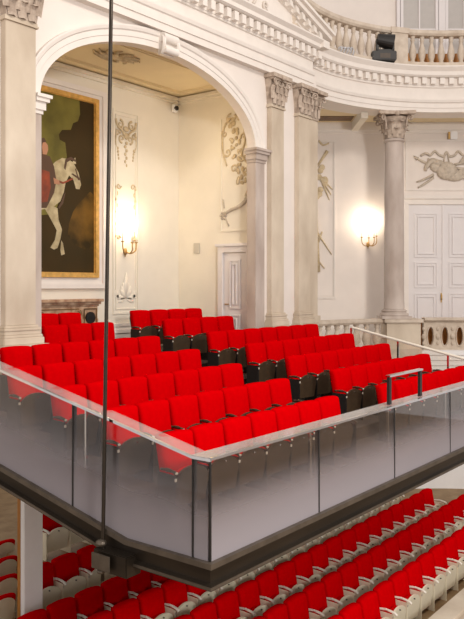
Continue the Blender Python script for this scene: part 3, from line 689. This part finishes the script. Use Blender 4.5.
# small fittings
r = empty('security_camera', (12.88, VP-.03, 4.08), 0, 'small white security camera high in the recess corner', 'camera')
bm = B(); box(bm, -.07, .07, -.10, .0, -.09, .09, bev=.02); link('housing', bm, 'white', r)
bm = B(); bmesh.ops.create_cone(bm, cap_ends=True, segments=16, radius1=.055, radius2=.05, depth=.05, matrix=Matrix.Translation((0, -.11, 0))@Matrix.Rotation(PI/2, 4, 'X')); link('lens', bm, 'black', r)
bm = B(); box(bm, -.09, .09, -.03, 0, -.12, .12, bev=.01)
for k in range(5): box(bm, -.06, .06, -.035, -.03, -.08+.035*k, -.07+.035*k)
tag(link('wall_speaker', bm, 'plastic', None, False, (UR1, 11.15, .86), -PI/2), 'small beige square vent plate on the recess side wall', 'wall plate')
r = empty('wall_box', (*Q(6.3, DB-.02), 4.28), FRONT, 'small white box fitting high above the trophy relief right', 'sensor')
bm = B(); box(bm, -.1, .1, -.14, 0, -.11, .11, bev=.02); link('housing', bm, 'white', r)
bm = B(); box(bm, -.15, -.1, -.1, 0, -.1, .1); link('bracket', bm, 'brass', r)

# moving head spotlight on the cornice
x, y = ring_pt(R0-.16, 60.0)
r = empty('stage_spotlight', (x, y, 5.76), FRONT, 'black moving head stage spotlight sitting on the gallery cornice', 'spotlight')
bm = B(); box(bm, -.32, .30, -.17, .17, 0, .24, bev=.02); link('base_box', bm, 'black', r)
bm = B(); box(bm, -.20, -.14, -.08, .08, .24, .56); box(bm, .20, .26, -.08, .08, .24, .56); box(bm, -.20, .26, -.08, .08, .24, .30); link('yoke', bm, 'black', r)
bm = B(); g = bmesh.ops.create_cone(bm, cap_ends=True, segments=20, radius1=.15, radius2=.21, depth=.42, matrix=Matrix.Translation((.03, -.02, .52))@Matrix.Rotation(PI*.56, 4, 'Y')); link('lamp_head', bm, 'black', r)
bm = B(); box(bm, -.12, .14, -.175, -.168, .05, .17); link('display', bm, 'shell_d', r)
bm = B()
for k in range(5):
    x, y = ring_pt(R0-.20, 74+1.5*k); tube(bm, [(x, y, 5.76), (x+.05, y, 5.88), (x-.03, y+.02, 5.95-.02*k), (x-.10, y, 5.80)], .022)
tag(link('cable_bundle', bm, 'silver'), 'tangled silver cables lying on the gallery cornice', 'cable')

# ================================================================ BALCONY GLASS
gb = empty('glass_balustrade', (U0, V0, -2.66), 0, 'frosted glass balustrade with flat steel cap around the balcony front and side', 'balustrade')
OFF = Vector((-U0, -V0, 2.66))
def gpanel(q, m='glass'):      # q: bottom polyline then top polyline pairs: list of (x, y, zb, zt), thickness dir
    bm = B(); uv = bm.loops.layers.uv.new('h')
    (pts, (nx, ny)) = q; F = []
    for s in (0, 1):
        F.append([[bm.verts.new((x+nx*.012*s, y+ny*.012*s, z)) for z in (zb, zt)] for x, y, zb, zt in pts])
    def face(vs, hs):
        f = bm.faces.new(vs)
        for l, h in zip(f.loops, hs): l[uv].uv = (0, h)
    n = len(pts)
    for i in range(n-1):
        a, b = F[0], F[1]
        face((a[i][0], a[i+1][0], a[i+1][1], a[i][1]), (0, 0, 1, 1)); face((b[i][0], b[i][1], b[i+1][1], b[i+1][0]), (0, 1, 1, 0))
        face((a[i][1], a[i+1][1], b[i+1][1], b[i][1]), (1, 1, 1, 1)); face((a[i][0], b[i][0], b[i+1][0], a[i+1][0]), (0, 0, 0, 0))
    for i in (0, n-1):
        a, b = F[0], F[1]; face((a[i][0], a[i][1], b[i][1], b[i][0]), (0, 1, 1, 0))
    me_o = link('glass_panel', bm, m, gb); me_o.location = OFF; return me_o
ZR = -1.665
u = U0
while u < U1-.1:
    e = min(u+2.008, U1); gpanel(([(u+.012, V0, -2.66, ZR), (e-.012, V0, -2.66, ZR)], (0, 1))); 
    bm = B(); box(bm, e-.012, e+.012, V0-.004, V0+.05, -2.66, ZR); o = link('joint_post', bm, 'black', gb); o.location = OFF
    bm = B(); box(bm, e-.16, e-.135, V0+.02, V0+.05, -2.4, ZR); o = link('clamp_strip', bm, 'steel', gb); o.location = OFF
    u = e
bm = B(); box(bm, U0-.004, U0+.014, V0-.004, V0+.014, -2.66, ZR); o = link('joint_post', bm, 'black', gb); o.location = OFF
def zr(v): return -1.675 if v < 4.82 else -1.675+.203*(v-4.82)
def zb(v): return -2.66 if v < 5.72 else -2.66+.207*(v-5.72)
vv = [4.62, 4.82, 6.60, 8.40, 9.33]
for a, b in zip(vv, vv[1:]):
    st = [a+.012]+([5.72] if a < 5.72 < b else [])+[b-.012]
    gpanel(([(U0, v, zb(v), zr(v)) for v in st], (1, 0)))
    bm = B(); box(bm, U0-.004, U0+.05, b-.012, b+.012, zb(b), zr(b)); o = link('joint_post', bm, 'black', gb); o.location = OFF
    if b-a > .5:
        bm = B(); box(bm, U0+.02, U0+.05, b-.20, b-.175, zb(b)+.3, zr(b)-.04); o = link('clamp_strip', bm, 'steel', gb); o.location = OFF
# steel cap
bm = B(); box(bm, U0-.02, U1, V0-.02, V0+.22, ZR, ZR+.015); o = link('cap_rail', bm, 'capglass2', gb); o.location = OFF
bm = B(); box(bm, U0-.02, U1, V0-.025, V0+.0, ZR-.012, ZR+.016); o = link('edge_trim', bm, 'steel', gb); o.location = OFF
bm = B()
st = [4.82, 6.6, 9.33]; st = [V0-.02]+st
rows = [[bm.verts.new((U0+x, v, zr(v)+.001+h)) for x, h in ((-.02, 0), (.20, 0), (.20, .018), (-.02, .018))] for v in st]
for a, b in zip(rows, rows[1:]):
    for i in range(4): bm.faces.new((a[i], a[(i+1)%4], b[(i+1)%4], b[i]))
bm.faces.new(rows[0]); bm.faces.new(rows[-1][::-1])
o = link('cap_rail', bm, 'capglass', gb); o.location = OFF
bm = B(); rows = [[bm.verts.new((U0+x, v, zr(v)+h)) for x, h in ((-.025, -.012), (.0, -.012), (.0, .016), (-.025, .016))] for v in st]
for a, b in zip(rows, rows[1:]):
    for i in range(4): bm.faces.new((a[i], a[(i+1)%4], b[(i+1)%4], b[i]))
bm.faces.new(rows[0]); bm.faces.new(rows[-1][::-1])
o = link('edge_trim', bm, 'steel', gb); o.location = OFF
# aisle guard
ag = empty('aisle_guard_rail', (9.60, V0+.08, ZR+.015), 0, 'short raised guard rail with two dark posts at the foot of the aisle', 'guard rail')
bm = B(); box(bm, -.02, 1.09, -.03, .04, .385, .41); link('top_bar', bm, 'steel', ag)
for x in (0, 1.03): bm = B(); box(bm, x, x+.07, -.01, .03, 0, .385); link('post', bm, 'black', ag)
# side rail on the right flight
sr = empty('side_glass_rail', (14.80, 5.4, -2.4), 0, 'thin sloping steel handrail over clear glass on the balcony right side', 'handrail')
def zs(v): return -1.48+.215*(v-5.55)
bm = B(); tube(bm, [(0, v-5.47, zs(v)+2.4) for v in (4.7, 8.15)], .028, 8); link('handrail', bm, 'cream2', sr)
for v in (8.12, 7.0, 5.9, 4.8):
    bm = B(); box(bm, -.015, .015, v-5.4-.02, v-5.4+.02, zs(v)+2.4-.75, zs(v)+2.4); link('post', bm, 'steel', sr)
bm = B(); uvl = bm.loops.layers.uv.new('h')
vs = [bm.verts.new((.0, v-5.47, z+2.4)) for v, z in ((4.8, zs(4.8)-.75), (8.1, zs(8.1)-.75), (8.1, zs(8.1)-.02), (4.8, zs(4.8)-.02))]; f = bm.faces.new(vs)
g = bmesh.ops.extrude_face_region(bm, geom=[f]); bmesh.ops.translate(bm, vec=(.01, 0, 0), verts=[v for v in g['geom'] if isinstance(v, bmesh.types.BMVert)])
link('glass_panel', bm, 'clear', sr)

# suspension rod and its bracket
rod = empty('suspension_rod', (5.515, 6.02, -3.0), 0, 'thin dark steel rod hanging from above and bolted to the balcony side beam', 'rod')
bm = B(); tube(bm, [(.0, 0, -.15), (.014, -.018, 1.5), (.03, -.04, 3.2), (.062, -.08, 6.6)], .021, 10); link('rod', bm, 'bronze', rod, True)
bm = B(); box(bm, -.06, .16, -.42, .08, -.02, .20, bev=.01); link('bracket', bm, 'bronze', rod)
bm = B(); box(bm, -.12, -.10, -.22, .04, .02, .18); blob(bm, -.02, 0, .26, .06, .06, .04); blob(bm, -.02, 0, -.04, .05, .05, .03); link('bolt_plate', bm, 'bronze2', rod)

# white support column under the balcony
sc = empty('support_column', (6.88, 9.1, -5.47), 0, 'white square support column under the balcony at the left edge', 'column')
bm = B(); box(bm, -.06, .27, 0, .10, 0, 3.05, bev=.008); link('shaft', bm, 'white', sc)
bm = B(); box(bm, -.075, .285, -.012, .112, 0, .12); link('foot', bm, 'white', sc)
bm = B(); box(bm, -.06, .27, .102, .17, 0, 3.05); tag(link('wood_post', bm, 'wood', None, False, (6.88, 9.1, -5.47)), 'narrow brown wooden strip against the back of the white column', 'post')

# ================================================================ CHAIRS
def cushion(w, h, t, bulge=.02, bev=.03, arch=.0, z0=0, rec=0, side=0):
    bm = B(); bmesh.ops.create_cube(bm, size=1)
    bmesh.ops.scale(bm, vec=(w, t, h), verts=bm.verts)
    bmesh.ops.bevel(bm, geom=list(bm.edges), offset=bev, segments=3, affect='EDGES', profile=.6)
    bmesh.ops.bisect_plane(bm, geom=bm.verts[:]+bm.edges[:]+bm.faces[:], plane_co=(0, 0, 0), plane_no=(1, 0, 0))
    for x in (-w*.36, -w*.2, w*.2, w*.36): bmesh.ops.bisect_plane(bm, geom=bm.verts[:]+bm.edges[:]+bm.faces[:], plane_co=(x, 0, 0), plane_no=(1, 0, 0))
    for z in (-h*.3, 0, h*.3): bmesh.ops.bisect_plane(bm, geom=bm.verts[:]+bm.edges[:]+bm.faces[:], plane_co=(0, 0, z), plane_no=(0, 0, 1))
    for v in bm.verts:
        x, y, z = v.co; k = (1-(2*x/w)**2)*(1-(2*z/h)**2)
        if y < 0: y -= bulge*max(0, k)
        z += arch*(1-(2*x/w)**2)*(1 if z > 0 else 0) - side*(1-(z/h+.5))*0
        x *= 1-side*(.5-z/h)
        v.co = (x, y+rec*(z+h/2)/h, z+z0+h/2)
    return bm
def shield(w, z0, z1, y0, y1, n=14, wl=None):
    wl = wl or w*.86; poly = [(-wl/2, z0), (wl/2, z0)]
    zr_ = z1-w*.34
    for i in range(n+1):
        a = PI*i/n; poly.append((w/2*math.cos(a), zr_+w*.34*math.sin(a)))
    bm = B(); prism(bm, poly, y0, y1); return bm
def tilt(bm, k, z0):
    for v in bm.verts: v.co.y += k*(v.co.z-z0)
    return bm
def standard_bm(bm, s):
    x0, x1 = sorted((s*.253, s*.277)); box(bm, x0, x1, -.22, .05, 0, .49, bev=.005); box(bm, s*.262-.012, s*.262+.012, -.22, .10, 0, .03)
def arm_bm(bm, s, dark):
    x = s*.265
    if dark: tube(bm, [(x, .0, .525), (x, -.10, .53), (x, -.19, .525), (x, -.235, .505)], .021, 8, flat=.7)
    else: tube(bm, [(x, .02, .52), (x, -.08, .535), (x, -.19, .53), (x, -.26, .515), (x, -.29, .49)], .025, 8, flat=.7)
def make_chair(name, style):
    dark = style == 'dark'; sh = 'shell_d' if dark else 'cream'; sm = 'black' if dark else 'cream'; am = 'shell_d' if dark else 'cream2'
    r = empty(name, (0, 0, 0))
    H = .87 if dark else .80; W_ = .476 if dark else .485
    link('backrest', cushion(W_, H-.30, .12, .03, .045, arch=.014 if dark else .026, z0=.28, rec=.10, side=.09), 'red', r, True)
    bm = shield(W_-.03, .28, H-.02, .060, .072, 10, W_-.09)
    for v in bm.verts: v.co.y += .10*(v.co.z-.28)/.57
    link('back_shell', bm, sh, r)
    zt = .55 if dark else .52
    bm = shield(.47, .12 if not dark else .16, zt, -.17, -.135); tilt(bm, -.10, .2); o = link('seat_shell', bm, sh, r)
    bm = B(); bmesh.ops.create_cone(bm, cap_ends=True, segments=8, radius1=.010, radius2=.010, depth=.02, matrix=Matrix.Translation((0, -.208, zt-.05))@Matrix.Rotation(PI/2, 4, 'X')); link('rivet', bm, 'steel' if dark else 'black', o)
    bm = shield(.43, .20, zt-.025, -.132, -.06); tilt(bm, -.10, .2); link('seat_cushion', bm, 'red', r)
    bm = B(); standard_bm(bm, -1); link('standard', bm, sm, r)
    bm = B(); arm_bm(bm, -1, dark); o = link('armrest', bm, am, r, True)
    bm = B(); box(bm, -.277, -.253, -.228, -.218, .43, .46); link('seat_number_plate', bm, 'plastic', o)
    if dark: bm = B(); blob(bm, -.265, -.235, .515, .020, .012, .014, 8); link('armrest_tip', bm, 'plastic', o, True)
    kids_of(r); return r
def add_right_standard(c, style):
    dark = style == 'dark'
    bm = B(); standard_bm(bm, 1); link('standard', bm, 'black' if dark else 'cream', c)
    bm = B(); arm_bm(bm, 1, dark); link('armrest', bm, 'shell_d' if dark else 'cream2', c, True)
ORD = ['first','second','third','fourth','fifth','sixth','seventh','eighth','ninth','tenth','eleventh','twelfth','thirteenth','fourteenth','fifteenth','sixteenth','seventeenth','eighteenth','nineteenth','twentieth']
protos = {'dark': make_chair('balcony_chair', 'dark'), 'cream': make_chair('stalls_chair', 'cream')}
usedp = {'dark': False, 'cream': False}
endmesh = {}
def place(style, x, y, z, label, group, rz=0, last=False):
    p = protos[style]
    if not usedp[style]: c = p; usedp[style] = True
    else: c = copy_tree(p)
    c.location = (x, y, z); c.rotation_euler[2] = rz + (-.09 if style == 'dark' else -.04 if not rz else 0) + rjit.uniform(-.012, .012)
    tag(c, label, 'theatre seat', group)
    if last: ends.append((c, style))
    return c
rjit = random.Random(5); ends = []
dn = ['front row', 'second row', 'third row', 'fourth row', 'fifth row', 'sixth row', 'top row']
PL = .526
for k, (v, z) in enumerate(zip(ROWV, ROWZ)):
    n = [7, 7, 7, 7, 6, 4, 4][k]; e = 9.36
    for i in range(n):
        if k >= 5 and e-PL*(i+.5) < 7.6: continue
        place('dark', e-PL*(i+.5), v-.05, z-CH, 'red tip-up balcony seat left of the aisle, %s, %s from the aisle' % (dn[k], ORD[i]), 'red balcony seats left of the aisle', last=(i == 0))
for k, (v, z) in enumerate(zip(ROWV, ROWZ)):
    n = 7 if k < 5 else 4; s = 10.65
    for i in range(n):
        place('dark', s+.55*(i+.5), v-.05, z-CH, 'red tip-up balcony seat right of the aisle, %s, %s from the aisle' % (dn[k], ORD[i]), 'red balcony seats right of the aisle', last=(i == n-1))
PS = .53
SV = [5.32, 6.16, 7.02, 8.02, 8.80]
SR = [(8.4, 12), (7.7, 17), (7.10, 18), (6.5, 19), (5.95, 7)]
sn_ = ['front stalls row', 'second stalls row', 'third stalls row', 'fourth stalls row', 'fifth stalls row']
for k, (v, (s, n)) in enumerate(zip(SV, SR)):
    for i in range(n):
        place('cream', s+PS*(i+.5), v-.05, -5.47, 'red seat with cream shell, %s, %s from left end' % (sn_[k], ORD[i]), 'red stalls seats with cream shells', last=(i == n-1))
for i in range(4): place('cream', 7.25+PS*(i+.5), 9.60, -5.2, 'red seat right behind the white column, %s from left' % ORD[i], 'stalls seats behind the white column', last=(i == 3))
for i in range(4): place('cream', 8.5+PS*(i+.5), 10.9, -4.85, 'cream backed tipped seat behind the cross aisle, %s from left' % ORD[i], 'stalls seats behind the white column', last=(i == 3))
for k, (v, e) in enumerate(((8.9, 6.6), (9.78, 7.2), (10.4, 7.7), (11.1, 8.2), (11.85, 8.7))):
    for i in range(2 if k else 2):
        place('cream', e-.1-PS*(i+.5), v, -5.47, 'cream seat back with red edge, far left, %s row, %s from post' % (ORD[k], ORD[i]), 'seats turned away at the far left', rz=PI)
for c, st_ in ends: add_right_standard(c, st_)
bm = B(); box(bm, 7.25, 13, 9.30, 10.1, -5.47, -5.2); box(bm, 8.3, 13, 10.2, 11.6, -5.47, -4.85); struct('floor_riser', bm, 'floor')
# parapet in front of the stalls, low wall at far left
bm = B(); box(bm, 9.0, 20, 4.20, 4.42, -5.47, -4.86, bev=.02); box(bm, 9.0, 20, 4.15, 4.46, -4.90, -4.84, bev=.01)
tag(link('stalls_parapet', bm, 'stone'), 'beige low parapet in front of the stalls at the bottom right corner', 'parapet')
bm = B(); box(bm, 3.0, 9.0, 12.9, 13.2, -5.47, -4.5, bev=.05)
tag(link('low_wall', bm, 'cream'), 'pale low wall behind the far left seats', 'low wall')
# red topped lamp/stool at the end of the fourth row
r = empty('padded_stool', (17.0, 8.1, -5.47), 0, 'small dark red padded stool on a post at the stalls row end', 'stool')
bm = B(); lathe(bm, [(.10, .72), (.17, .74), (.18, .78), (.15, .82), (.02, .83)], 16); link('pad', bm, 'red', r, True)
bm = B(); lathe(bm, [(.14, 0), (.14, .02), (.025, .04), (.02, .73)], 12); link('post', bm, 'brass', r)
